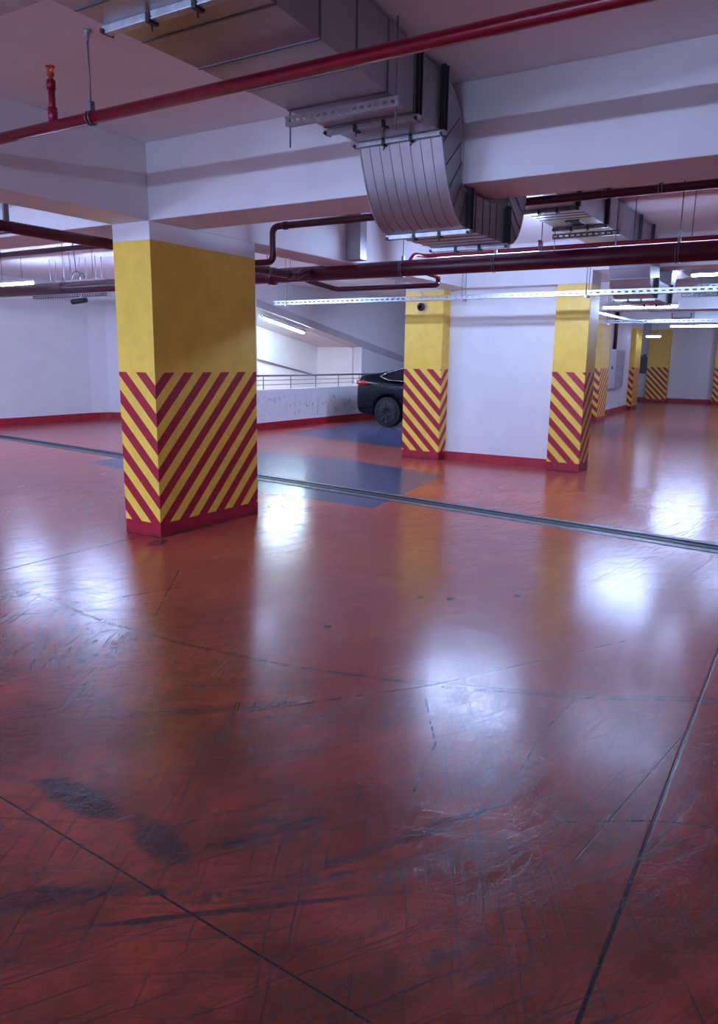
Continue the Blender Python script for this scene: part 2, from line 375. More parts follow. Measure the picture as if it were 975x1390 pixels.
struct('baseboard_center', B(11.05, 11.08, 3.43, 5.18, 0, .125), m_redband, 'red skirting below the white centre wall', 'skirting')
bm = bmesh.new(); prism(bm, [(21.5, 5.56), (27.0, 5.90), (27.0, 6.1), (21.5, 5.8)], 'z', 0, CEIL); struct('wall_cabinet', bm, m_wall, 'distant white side wall that carries the electrical cabinet', 'wall')
bm = bmesh.new(); prism(bm, [(21.5, 5.53), (27.0, 5.87), (27.0, 5.9), (21.5, 5.56)], 'z', 0, .17); struct('baseboard_cabinet', bm, m_redband, 'red skirting of the distant side wall', 'skirting')

# ---------------------------------------------------------------- expansion joint in the floor
jt = thing('expansion_joint', (7.5, 4, 0), 'long dark metal expansion joint strip crossing the floor behind the front pillar', 'floor joint')
def jx(y): return 7.0 + .136 * (y - .6)
def strip(o0, o1, h, name, mat):
    bm = bmesh.new(); y0, y1 = -5.9, 15.3
    a = [bm.verts.new((jx(y) + o, y, z)) for y in (y0, y1) for o, z in ((o0, .0), (o0, h), (o1, h), (o1, .0))]
    for q in ((0, 1, 2, 3), (7, 6, 5, 4), (0, 4, 5, 1), (1, 5, 6, 2), (2, 6, 7, 3), (3, 7, 4, 0)): bm.faces.new([a[i] for i in q])
    return obj(name, bm, mat, jt)
strip(-.19, -.07, .006, 'edge_plate', m_alu); strip(.07, .19, .006, 'edge_plate', m_alu); strip(-.07, .07, .003, 'rubber_insert', m_concrete_dk)
strip(-.075, -.065, .012, 'rail', m_dark); strip(.065, .075, .012, 'rail', m_dark)

# ---------------------------------------------------------------- ventilation duct
DY0, DY1, DZ0, DZ1 = 2.085, 2.64, 2.85, 3.17
duct = thing('ventilation_duct', (4.2, 2.36, DZ0), 'large galvanised steel ventilation duct dipping under the first ceiling beam', 'duct')
def dbox(name, x0, x1, z0, z1, y0=DY0, y1=DY1): return obj(name, B(x0, x1, y0, y1, z0, z1), m_duct, duct)
bm = bmesh.new()     # slightly tapering first run
v = [bm.verts.new(p) for p in ((-1.5, 1.30, DZ0), (4.05, DY0, DZ0), (4.05, DY1, DZ0), (-1.5, 2.66, DZ0), (-1.5, 1.30, DZ1), (4.05, DY0, DZ1), (4.05, DY1, DZ1), (-1.5, 2.66, DZ1))]
for v_ in (v[0], v[4]): v_.co.y = DY0 - (4.05 + 1.5) * .095
for q in ((3, 2, 1, 0), (4, 5, 6, 7), (0, 1, 5, 4), (1, 2, 6, 5), (2, 3, 7, 6), (3, 0, 4, 7)): bm.faces.new([v[i] for i in q])
obj('duct_section', bm, m_duct, duct)
def ly(x): return DY0 - max(0, (4.05 - x)) * .095
dbox('duct_section', 4.05, 4.24, DZ0, DZ1)
def elbow(front, back, mat=m_duct, name='elbow', y0=DY0, y1=DY1):
    """front, back: matching lists of (x, z) for outer and inner skin"""
    bm = bmesh.new(); n = len(front)
    R = [[bm.verts.new((p[0], y, p[1])) for y in (y0, y1)] for p in front]
    K = [[bm.verts.new((p[0], y, p[1])) for y in (y0, y1)] for p in back]
    for i in range(n - 1):
        fs = [bm.faces.new((R[i][0], R[i][1], R[i + 1][1], R[i + 1][0])), bm.faces.new((K[i][1], K[i][0], K[i + 1][0], K[i + 1][1]))]
        for q in fs: q.smooth = True
        bm.faces.new((R[i][0], R[i + 1][0], K[i + 1][0], K[i][0])); bm.faces.new((R[i + 1][1], R[i][1], K[i][1], K[i + 1][1]))
    bm.faces.new((R[0][0], K[0][0], K[0][1], R[0][1])); bm.faces.new((R[-1][1], K[-1][1], K[-1][0], R[-1][0]))
    o = obj(name, bm, mat, duct); o.data.set_sharp_from_angle(angle=math.radians(40)); return o
def smooth(pts, n=4):
    P = [Vector((a, 0, b)) for a, b in pts]; o_ = []
    for i in range(len(P) - 1):
        p0 = P[max(i - 1, 0)]; p1 = P[i]; p2 = P[i + 1]; p3 = P[min(i + 2, len(P) - 1)]
        for k in range(n):
            t = k / n; q = .5 * ((2 * p1) + (p2 - p0) * t + (2 * p0 - 5 * p1 + 4 * p2 - p3) * t * t + (3 * p1 - p0 - 3 * p2 + p3) * t ** 3); o_.append((q.x, q.z))
    o_.append(pts[-1]); return o_
F1 = smooth([(4.24, 2.85), (4.275, 2.76), (4.325, 2.64), (4.385, 2.53), (4.46, 2.44), (4.56, 2.385), (4.66, 2.37)])
B1 = smooth([(4.24, 3.17), (4.42, 3.08), (4.51, 2.95), (4.54, 2.83), (4.55, 2.72), (4.57, 2.61), (4.66, 2.595)])
elbow(F1, B1)
dbox('duct_section', 4.66, 5.33, 2.37, 2.595)
F2 = smooth([(5.33, 2.37), (5.45, 2.385), (5.55, 2.44), (5.62, 2.53), (5.665, 2.64), (5.70, 2.76), (5.75, 2.86)])
B2 = smooth([(5.33, 2.595), (5.345, 2.60), (5.35, 2.65), (5.36, 2.75), (5.38, 2.90), (5.45, 3.08), (5.75, 3.17)])
elbow(F2, B2)
E0, E1 = 2.05, 2.54
dbox('duct_section', 5.75, 10.0, 2.87, 3.17, E0, E1)
F3 = smooth([(10.0, 2.87), (10.04, 2.76), (10.09, 2.64), (10.15, 2.53), (10.25, 2.44), (10.36, 2.39), (10.5, 2.37)])
B3 = smooth([(10.0, 3.17), (10.3, 3.12), (10.5, 2.98), (10.6, 2.83), (10.65, 2.72), (10.7, 2.62), (10.75, 2.6)])
elbow(F3, B3, y0=E0, y1=E1)
dbox('duct_section', 10.5, 11.5, 2.37, 2.6, E0, E1)
F4 = smooth([(11.5, 2.37), (11.62, 2.385), (11.72, 2.44), (11.79, 2.53), (11.84, 2.64), (11.87, 2.76), (11.92, 2.87)])
B4 = smooth([(11.5, 2.6), (11.515, 2.61), (11.52, 2.66), (11.53, 2.76), (11.55, 2.90), (11.62, 3.08), (11.92, 3.17)])
elbow(F4, B4, y0=E0, y1=E1)
dbox('duct_section', 11.92, 16.5, 2.87, 3.17, E0, E1)
# raised seams
def seam(bm, a): box(bm, *a)
bm = bmesh.new()
for x in [-.9 + .34 * i for i in range(15)]:
    if x > 4.2: break
    y0 = ly(x); box(bm, x, x + .012, y0 - .004, DY1 + .004, DZ0 - .004, DZ1)
for x in (4.78, 4.9, 5.02, 5.14, 5.26): box(bm, x, x + .008, DY0 - .004, DY1 + .004, 2.366, 2.599)
pieces('standing_seam', bm, m_seam, duct)
bm = bmesh.new()
for i in range(1, 8):       # vertical beads on the curved front
    y = DY0 + (DY1 - DY0) * i / 8; tube(bm, [(p[0] + .001, y, p[1]) for p in F1[1:-3]], .0028, 5)
pieces('bead', bm, m_seam, duct)
bm = bmesh.new()             # corner beading of the elbow edges
for FF, y in ((F1, DY0), (F1, DY1), (B1, DY0), (F2, DY0), (F2, DY1)):
    tube(bm, [(p[0], y, p[1]) for p in FF], .007, 6)
pieces('edge_bead', bm, m_steel, duct)
bm = bmesh.new()
for i in range(3, 21, 4):
    a = F1[i]; b = B1[min(i + 4, len(B1) - 1)]; tube(bm, [(a[0], DY0 - .002, a[1]), (b[0], DY0 - .002, b[1])], .0035, 5)
for i in range(3, 21, 4):
    a = F2[i]; b = B2[max(i - 2, 0)]; tube(bm, [(a[0], DY0 - .002, a[1]), (b[0], DY0 - .002, b[1])], .0035, 5)
pieces('side_seam', bm, m_seam, duct)
def flange(x, z0, z1, y0=DY0, y1=DY1, low=True, side=True, clips=2, pr_=.028, mat=m_steel):
    f_ = obj('flange', (lambda bm: (box(bm, x - .02, x + .02, y0 - pr_, y1 + pr_, z0 - .03, z0), bm)[1])(bmesh.new()), mat, duct, bev=.003)
    if side:
        bm = bmesh.new(); box(bm, x - .022, x - .012, y0 - pr_ - .004, y0, z0, z1 + .02); box(bm, x + .012, x + .022, y0 - pr_ - .004, y0, z0, z1 + .02); box(bm, x - .012, x + .012, y0 - .012, y0, z0, z1)
        obj('flange_upright', bm, m_dark, duct)
    for k in range(clips):
        y = y0 + (y1 - y0) * (k + 1) / (clips + 1); bm = bmesh.new(); box(bm, x - .026, x + .026, y - .010, y + .010, z0 - .040, z0 - .003); tube(bm, [(x - .02, y - .016, z0 - .02), (x + .02, y + .02, z0 - .052)], .004, 6)
        obj('clamp', bm, m_dark, duct)
    for y in (y0 - pr_ + .012, y1 + pr_ - .012): obj('bolt', T([(x - .03, y, z0 - .022), (x + .03, y, z0 - .022)], .010, 8), m_dark, duct)
flange(2.33, DZ0, DZ1, ly(2.33), DY1, side=False)
flange(3.92, DZ0, DZ1); flange(4.24, DZ0, DZ1); flange(4.66, 2.37, 2.595); flange(5.32, 2.37, 2.595); flange(6.86, 2.87, 3.17, E0, E1, mat=m_alu)
flange(7.84, 2.87, 3.17, E0, E1, mat=m_alu); flange(9.3, 2.87, 3.17, E0, E1); flange(10.0, 2.87, 3.17, E0, E1); flange(10.5, 2.37, 2.6, E0, E1); flange(11.5, 2.37, 2.6, E0, E1)
def channel(bm, x, y0, y1, z, h=.042, w_=.04, pitch=.05, slot=.028):
    """slotted strut: open ladder face towards the camera, closed bottom"""
    box(bm, x, x + .004, y0, y1, z + h * .68, z + h); box(bm, x, x + .004, y0, y1, z, z + h * .32); y = y0
    while y < y1:
        box(bm, x, x + .004, y, min(y + pitch - slot, y1), z + h * .32, z + h * .68); y += pitch
    box(bm, x, x + w_, y0, y1, z - .003, z); box(bm, x, x + w_, y0, y1, z + h, z + h + .003)
def rod(bm, x, y, z0, z1, r_=.005): tube(bm, [(x, y, z0), (x, y, z1)], r_, 6)
tr = thing('support_channel', (3.6, 2.36, 2.78), 'slotted steel support channel hung across the underside of the near duct', 'support channel')
bm = bmesh.new(); channel(bm, 3.56, ly(3.56) - .05, DY1 + .05, 2.79, pitch=.045, slot=.024); obj('slotted_channel', bm, m_steel, tr)
for y in (ly(3.56) - .025, DY1 + .03):
    bm = bmesh.new(); rod(bm, 3.58, y, 2.68, CEIL); obj('hanger_rod', bm, m_rod, tr)
tr = thing('support_channel', (8.2, 2.3, 2.80), 'slotted steel support channel under the second length of duct', 'support channel')
bm = bmesh.new(); channel(bm, 8.0, E0 - .1, E1 + .08, 2.795, pitch=.06, slot=.035); obj('slotted_channel', bm, m_alu, tr)
for y in (E0 - .07, E1 + .06):
    bm = bmesh.new(); rod(bm, 8.02, y, 2.68, CEIL); obj('hanger_rod', bm, m_rod, tr)
bm = bmesh.new()
for y_ in (2.2, 2.33): box(bm, 7.48, 7.72, y_, y_ + .008, 2.858, 2.87)
for x_ in (7.48, 7.712): box(bm, x_, x_ + .008, 2.2, 2.338, 2.858, 2.87)
for i in range(4): box(bm, 7.52 + .04 * i, 7.535 + .04 * i, 2.225, 2.315, 2.862, 2.869)
obj('air_grille', bm, m_grille, duct)
bm = bmesh.new()
for x in (7.0, 7.12, 7.24, 7.36, 7.82): box(bm, x, x + .008, E0 - .002, E1 + .002, 2.866, 2.871)
for z in (2.70, 2.58, 2.47): box(bm, {2.70: 10.062, 2.58: 10.118, 2.47: 10.21}[z] - .006, {2.70: 10.062, 2.58: 10.118, 2.47: 10.21}[z] + .004, E0, E1, z, z + .01)
pieces('standing_seam', bm, m_seam, duct)
tag(obj('vertical_duct', B(7.48, 7.62, 4.62, 4.812, 2.64, 3.2), m_duct, bev=.006), 'short vertical galvanised riser in front of the beam behind the front pillar', 'duct')

# ---------------------------------------------------------------- pipes
def clevis(bm, x, y, z, r_): tube(bm, [(x + math.cos(a) * 0, y + math.cos(a) * (0), z) for a in (0,)] * 0 + [(x - r_ - .006, y, z), (x - r_ - .006, y, z + r_ + .05), (x + r_ + .006, y, z + r_ + .05), (x + r_ + .006, y, z)], .006, 6)
def hanger(parent, x, y, z, r_, top=CEIL, along='y'):
    h = obj('hanger_rod', T([(x, y, z + r_ + .04), (x, y, top)], .005, 6), m_rod, parent)
    bm = bmesh.new()
    ring = [(math.sin(a) * (r_ + .004), math.cos(a) * (r_ + .004)) for a in [2 * PI * k / 16 for k in range(17)]]
    for w_ in (-.012, .012):
        tube(bm, [(x + p[0], y + w_, z + p[1]) if along == 'y' else (x + w_, y + p[0], z + p[1]) for p in ring], .004, 5)
    box(bm, x - .014, x + .014, y - .014, y + .014, z + r_, z + r_ + .05)
    c = obj('pipe_clamp', bm, m_rod, parent)
def coupling(bm, p, ax, r_, L=.05):
    a = Vector(p); t = Vector(ax) * L; tube(bm, [a - t, a - t * .7, a + t * .7, a + t], [r_ * 1.03, r_ * 1.22, r_ * 1.22, r_ * 1.03], 14)

p1 = thing('sprinkler_pipe', (2.93, 3, 2.78), 'bright red sprinkler pipe crossing in front of the near duct', 'pipe')
obj('pipe', T([(2.93, -5.9, 2.78), (2.93, 4.81, 2.78)], .030, 16), m_redpipe, p1)
hanger(p1, 2.93, 3.49, 2.78, .030)
obj('ceiling_anchor', T([(2.93, 3.49, 3.15), (2.93, 3.49, 3.185), (2.93, 3.49, 3.2)], [.008, .016, .026], 12), m_steel, p1)
obj('riser_pipe', T([(2.93, 3.80, 2.80), (2.93, 3.80, 2.99)], .018, 12), m_redpipe, p1)
obj('riser_socket', T([(2.93, 3.80, 2.80), (2.93, 3.80, 2.875)], .025, 12), m_redpipe, p1); obj('riser_cap', T([(2.93, 3.80, 2.965), (2.93, 3.80, 3.012)], .024, 12), m_redpipe, p1)
bm = bmesh.new(); tube(bm, [(2.93, 3.80, 3.015), (2.93, 3.80, 3.035), (2.93, 3.80, 3.036), (2.93, 3.80, 3.05)], [.012, .012, .020, .020], 10)
tube(bm, [(2.93, 3.785, 3.05), (2.93, 3.78, 3.07), (2.93, 3.80, 3.085)], .005, 6); tube(bm, [(2.93, 3.815, 3.05), (2.93, 3.82, 3.07), (2.93, 3.80, 3.085)], .005, 6); tube(bm, [(2.93, 3.80, 3.078), (2.93, 3.80, 3.083)], .026, 10)
sh = obj('sprinkler_head', bm, m_orange, p1)

p2 = thing('sprinkler_pipe', (6.02, 3, 2.776), 'maroon pipe that steps down beneath the beam beside the front pillar', 'pipe')
pts = bend([(6.02, -5.9, 2.776), (6.02, 4.70, 2.776), (6.02, 4.70, 2.455), (6.02, 5.36, 2.455), (6.02, 5.36, 2.755), (6.02, 15.3, 2.755)], .07)
obj('pipe', T(pts, .031, 14), m_mainpipe, p2)
bm = bmesh.new(); coupling(bm, (6.02, 4.55, 2.776), (0, 1, 0), .031, .03); obj('coupling', bm, m_mainpipe, p2)
for y in (1.2, 3.2, 6.6, 9.0): hanger(p2, 6.02, y, 2.776 if y < 5 else 2.755, .031)

p3 = thing('branch_pipe', (5.4, 5.47, 2.5), 'dark maroon branch pipe passing behind the front pillar from the left edge', 'pipe')
obj('pipe', T(bend([(-5.9, 5.47, 2.5), (7.48, 5.47, 2.5), (7.6, 5.47, 2.57), (7.71, 5.47, 2.57)], .05), .045, 16), m_mainpipe, p3)
bm = bmesh.new(); coupling(bm, (7.3, 5.47, 2.5), (1, 0, 0), .045, .05); obj('coupling', bm, m_mainpipe, p3)
bm = bmesh.new(); box(bm, 3.68, 3.72, 5.40, 5.42, 2.53, CEIL); box(bm, 3.68, 3.72, 5.54, 5.56, 2.53, CEIL); box(bm, 3.67, 3.73, 5.40, 5.56, 2.445, 2.455)
obj('pipe_bracket', bm, m_rod, p3)
hanger(p3, 6.9, 5.47, 2.5, .045, along='x')

p4 = thing('main_pipe', (7.8, 4, 2.555), 'thick maroon main pipe running across the whole view at ceiling level', 'pipe')
obj('pipe', T([(7.8, -5.9, 2.575), (7.8, 15.3, 2.54)], .088, 24), m_mainpipe, p4)
for y in (1.35, 3.15, 4.25, 7.2, 10.1, 12.8): hanger(p4, 7.8, y, 2.555, .088)
bm = bmesh.new(); coupling(bm, (7.8, 6.1, 2.552), (0, 1, 0), .088, .05); obj('coupling', bm, m_mainpipe, p4)
p5 = thing('sprinkler_pipe', (8.2, 2.7, 2.73), 'slim bright red pipe just above the thick main pipe', 'pipe')
obj('pipe', T(bend([(7.90, 4.22, 2.64), (8.0, 4.22, 2.735), (8.2, 4.18, 2.735), (8.2, -5.9, 2.735)], .06), .024, 12), m_redpipe, p5)
for y in (2.8, .9): hanger(p5, 8.2, y, 2.735, .024)
bm = bmesh.new(); tube(bm, [(8.2, 2.82, 2.74), (8.2, 2.82, 2.80)], .014, 8); tube(bm, [(8.2, 2.82, 2.80), (8.2, 2.82, 2.82)], .02, 8); obj('sprinkler_head', bm, m_redpipe, p5)
obj('drop_pipe', T(bend([(7.85, 4.02, 2.52), (8.2, 4.0, 2.50), (8.2, 4.0, 2.405), (8.2, 5.4, 2.405), (8.0, 5.7, 2.50), (7.85, 5.7, 2.53)], .05), .030, 12), m_mainpipe, p4)

# ---------------------------------------------------------------- cable trays
def tray(x, y0, y1, z, rods, lab, top=CEIL, h=.055, w_=.10, pitch=.085, grp=None, mat=m_steel):
    t = thing('cable_tray', (x, (y0 + y1) / 2, z), lab, 'cable tray', grp)
    bm = bmesh.new(); channel(bm, x, y0, y1, z, h, w_, pitch, .045); obj('tray_channel', bm, mat, t)
    for y in rods:
        bm = bmesh.new(); rod(bm, x - .012, y, z - .03, top); obj('hanger_rod', bm, m_rod, t)
        bm = bmesh.new(); rod(bm, x + w_ + .012, y + .0, z - .03, top); obj('hanger_rod', bm, m_rod, t)
        obj('tray_bracket', B(x - .03, x + w_ + .03, y - .015, y + .015, z - .025, z - .003), m_steel, t)
    return t
tray(9.75, -5.9, 7.6, 2.372, (1.0, 2.72, 4.39, 7.36), 'perforated steel cable tray running in front of the two striped pillars')
tray(15.6, -5.9, 4.15, 2.32, (1.9, 3.9), 'perforated cable tray beyond the right striped pillar, below the bright lamp')
tray(12.6, 6.2, 8.2, 2.86, (7.0,), 'short bright cable tray near the ceiling, above the black car')
tray(9.0, 9.2, 12.4, 2.66, (10.3, 10.8, 11.2, 11.6, 12.0), 'cable tray on many thin rods behind the main pipe at left', mat=m_alu)
ad = thing('ventilation_duct', (17.6, 2, 2.55), 'distant pale box duct across the far right bay', 'duct')
obj('duct_section', B(17.9, 18.3, 2.67, 3.58, 2.46, 2.85), m_cab, ad, bev=.004)
bm = bmesh.new(); box(bm, 17.95, 18.3, -5.9, 2.67, 2.46, 2.84); obj('duct_section', bm, m_duct, ad)
for z in (2.55, 2.66, 2.77): obj('standing_seam', B(17.94, 17.95, -5.9, 2.67, z, z + .012), m_steel, ad)
obj('bracket', T(bend([(17.86, 3.1, 2.62), (17.86, 3.1, 2.52), (17.86, 2.72, 2.52), (17.86, 2.72, 2.62)], .02), .012, 6), m_rod, ad)
tray(14.8, -5.9, 2.45, 2.72, (1.8,), 'upper perforated tray in the far right bay', mat=m_alu)
tray(13.2, -5.9, 2.0, 2.72, (1.6,), 'dark cable tray in the right bay above the bright lamp', mat=m_alu)

tr = thing('support_bar', (13, 3.2, 2.3), 'pale diagonal steel bar beyond the right striped pillar', 'support bar')
obj('bar', B(11.32, 15.58, 3.19, 3.23, 2.29, 2.33), m_steel, tr); obj('hanger_rod', T([(13.8, 3.21, 2.33), (13.8, 3.21, CEIL)], .006, 6), m_rod, tr)
tray(1.6, -5.9, 4.7, 2.63, (-2, 1, 4), 'cable tray above and beside the camera position', h=.04)
tray(1.6, 5.35, 12, 2.63, (6, 9), 'cable tray in the neighbouring bay left of the camera', h=.04)

# ---------------------------------------------------------------- lamps
def lamp(x, y, z, L, along, lab, mat=m_tube, grp=None, dz=0, top=CEIL, rods=True, open_=False, rad=.022):
    """batten fitting: housing with reflector wings above a tube"""
    g = thing('fluorescent_lamp', (x, y, z), lab, 'lamp', grp)
    def Q(a, b, c): return (x + a, y + b, z + c) if along == 'y' else (x + b, y + a, z + c)
    def tilt(b): return b * dz / L
    bm = bmesh.new()
    prof = [(-.03, .02), (-.03, .055), (.03, .055), (.03, .02)] if open_ else [(-.06, .02), (-.035, .035), (-.035, .075), (.035, .075), (.035, .035), (.06, .02), (.055, .015), (0, .03), (-.055, .015)]
    A = [bm.verts.new(Q(p[0], -L / 2, p[1] + tilt(-L / 2))) for p in prof]; Bv = [bm.verts.new(Q(p[0], L / 2, p[1] + tilt(L / 2))) for p in prof]
    bm.faces.new(A); bm.faces.new(Bv[::-1])
    for i in range(len(prof)): bm.faces.new((A[i], Bv[i], Bv[(i + 1) % len(prof)], A[(i + 1) % len(prof)]))
    obj('housing', bm, m_white, g)
    obj('tube', T([Q(0, -L / 2 + .02, tilt(-L / 2)), Q(0, L / 2 - .02, tilt(L / 2))], rad, 10), mat, g)
    for s_ in (-1, 1): 
        bm = bmesh.new(); a = Q(0, s_ * (L / 2 - .01), tilt(s_ * L / 2)); box(bm, a[0] - .016, a[0] + .016, a[1] - .012, a[1] + .012, a[2] - .02, a[2] + .035); obj('lamp_holder', bm, m_white, g)
    if rods:
        for s_ in (-.22, .22):
            a = Q(0, s_ * L, .075 + tilt(s_ * L)); obj('hanger_rod', T([a, (a[0], a[1], top)], .004, 6), m_rod, g)
    return g
lamp(16.1, 1.45, 2.74, .8, 'y', 'lamp among the trays at the upper right, above the bright lamp', mat=m_tube_far)
lamp(12.5, 1.75, 2.84, .42, 'y', 'small lamp just below the main pipe near the right edge', mat=m_tube_far)
lamp(13.9, 2.95, 2.50, 1.25, 'y', 'bright fluorescent lamp just right of the right striped pillar')
lamp(21.2, 3.05, 2.50, 1.3, 'y', 'distant fluorescent lamp at the right edge above the white end wall', mat=m_tube)
lamp(27.5, 5.3, 2.45, .5, 'y', 'small distant lamp hanging beside the far slim pillar', mat=m_tube_far)
lamp(14.45, 10.98, 2.29, 1.6, 'x', 'fluorescent lamp fixed under the sloping ramp slab', mat=m_tube_warm, dz=-.27, rods=False)
for x, y, lb in ((8.3, 1.6, 'fluorescent lamp hidden above the thick main pipe, right of the centre wall'), (8.4, 3.5, 'fluorescent lamp behind the thick main pipe in front of the centre wall'), (8.45, 7.4, 'fluorescent lamp behind the thick main pipe near the black car'),
              (8.45, 10.5, 'fluorescent lamp behind the main pipe left of the front pillar'), (8.44, 12.3, 'fluorescent lamp peeping above the main pipe at the left edge')):
    lamp(x, y, {8.3: 2.66, 8.4: 2.67, 8.44: 2.745}.get(x, 2.69), 1.25, 'y', lb, mat=m_tube_far if x == 8.3 else m_tube_soft, open_=True)
for y, lb, mt_ in ((1.0, 'lamp in the bay behind the camera, rightmost', m_tube_mid), (3.4, 'lamp in the bay behind the camera, right of the beam', m_tube_mid), (6.3, 'lamp in the bay behind the camera, left of the beam', m_tube_near), (8.2, 'lamp in the bay behind the camera, leftmost', m_tube_near)):
    lamp(-3.3, y, 2.21, 1.3, 'y', lb, mat=mt_)
lamp(15.3, 7.4, 2.5, 1.25, 'y', 'fluorescent lamp above the black car', mat=m_tube_mid)
lamp(15.5, 12.13, .5, 1.25, 'x', 'unseen lamp added to brighten the ramp opening behind the parapet', rods=False, mat=m_tube_warm)  # unseen fill light, added to lighten the white wall in the ramp opening
lamp(24.5, 1.8, 2.5, 1.25, 'y', 'lamp in the far right bay')
lamp(30.0, 1.6, 2.6, 1.25, 'y', 'lamp near the distant end wall')

# ---------------------------------------------------------------- small devices
sd = thing('alarm_sounder', (10.83, 5.54, 2.36), 'round dark alarm sounder high on the striped pillar beside the car', 'alarm')
obj('base_plate', T([(10.83, 5.54, 2.36), (10.80, 5.54, 2.36)], .075, 20), m_cab, sd)
obj('sounder', T([(10.80, 5.54, 2.36), (10.77, 5.54, 2.36), (10.75, 5.54, 2.36), (10.75, 5.54, 2.36), (10.765, 5.54, 2.36)], [.062, .062, .05, .03, .02], 20), simple('maroon_plastic', (.06, .01, .02, 1), .4), sd)
obj('cable', T([(10.822, 5.54, 2.43), (10.822, 5.53, 2.52), (10.822, 5.57, 2.6)], .006, 6), m_cab, sd)
cc = thing('security_camera', (10.8, 13.5, 2.66), 'small black security camera on a bent arm under the ceiling at left', 'camera')
obj('arm', T(bend([(10.8, 13.45, 3.2), (10.8, 13.45, 2.76), (10.75, 13.5, 2.70)], .04), .012, 8), m_cab, cc)
bm = bmesh.new(); tube(bm, [(10.85, 13.35, 2.68), (10.70, 13.6, 2.64), (10.68, 13.63, 2.635)], [.05, .055, .04], 12); obj('camera_body', bm, m_dark, cc)
tag(obj('cable_tray', (lambda b: (channel(b, 10.9, 12.8, 15.2, 2.76, .05, .12, .08, .04), b)[1])(bmesh.new()), m_alu), 'short dark cable tray above the security camera at left', 'cable tray')
hk = thing('pipe_hook', (7.8, 9.8, 2.62), 'tangle of looped hanger wire above the main pipe at left', 'pipe hanger')
obj('loop', T([(7.8 + .0, 9.8 + .10 * math.cos(a), 2.68 + .10 * math.sin(a)) for a in [PI * k / 12 for k in range(13)]], .008, 6), m_rod, hk)
obj('loop', T([(7.8 + .0, 9.68 + .06 * math.cos(a), 2.66 + .09 * math.sin(a)) for a in [PI * k / 12 for k in range(13)]], .008, 6), m_rod, hk)
obj('hanger_rod', T([(7.8, 9.8, 2.76), (7.8, 9.85, CEIL)], .008, 6), m_rod, hk)

# electrical cabinet
cb = thing('electrical_cabinet', (23.3, 5.6, .8), 'pale grey electrical cabinet on the distant side wall', 'cabinet')
def yw(x): return 5.56 + (x - 21.5) * .34 / 5.5
def wbox(x0, x1, dep, z0, z1, off=0):
    bm = bmesh.new(); prism(bm, [(x0, yw(x0) - dep - off), (x1, yw(x1) - dep - off), (x1, yw(x1) - off), (x0, yw(x0) - off)], 'z', z0, z1); return bm
obj('body', wbox(22.3, 24.9, .16, .8, 1.95), m_cab, cb, bev=.01)
dr = obj('door', wbox(22.35, 23.4, .02, .84, 1.92, .16), m_cab, cb, bev=.005); dr2 = obj('door', wbox(23.5, 24.85, .02, .84, 1.92, .16), simple('grey_mesh_door', (.38, .38, .45, 1), .5), cb)
lk = obj('lock', T([(22.75, yw(22.7) - .18, 1.42), (22.75, yw(22.7) - .20, 1.42)], .05, 12), m_dark, dr); lk.parent = dr; lk.matrix_parent_inverse = Matrix.Identity(4)
tag(obj('riser_pipe', T([(23.6, yw(23.6) - .07, 1.95), (23.6, yw(23.6) - .07, CEIL)], .055, 12), m_mainpipe), 'vertical maroon pipe rising from the electrical cabinet', 'pipe')
bm = bmesh.new(); prism(bm, [(6.98, 1.15), (6.62, 1.15), (6.60, 1.75), (6.72, 1.95), (6.98, 1.78)], 'x', 33.40, 33.5); 
tag(obj('wall_panel', bm, m_navy), 'dark navy panel on the distant end wall beside a striped pillar', 'panel')

# handrail on the parapet
hr = thing('handrail', (16, 10.6, .87), 'thin grey metal handrail on top of the low parapet', 'handrail')
obj('top_rail', T([(12.9, 10.6, 1.17), (24, 10.6, 1.17)], .022, 10), m_rod, hr)
for z in (1.07, .97): obj('rail', T([(12.9, 10.6, z), (24, 10.6, z)], .008, 6), m_rod, hr)
for i in range(9): obj('post', T([(13.2 + 1.0 * i, 10.6, .87), (13.2 + 1.0 * i, 10.6, 1.17)], .012, 6), m_rod, hr)
tag(obj('wall_handrail', T([(13.0, 12.15, 1.84), (17.4, 12.15, 1.10)], .02, 8), m_rod), 'sloping handrail on the wall inside the ramp opening', 'handrail')
tag(obj('conduit', T(bend([(15.2, 10.9, zr(15.2) - .06), (17.35, 10.9, zr(17.35) - .06), (17.35, 10.9, .9)], .04), .02, 8), m_cab), 'grey conduit running down the ramp underside and dropping behind the handrail', 'conduit')

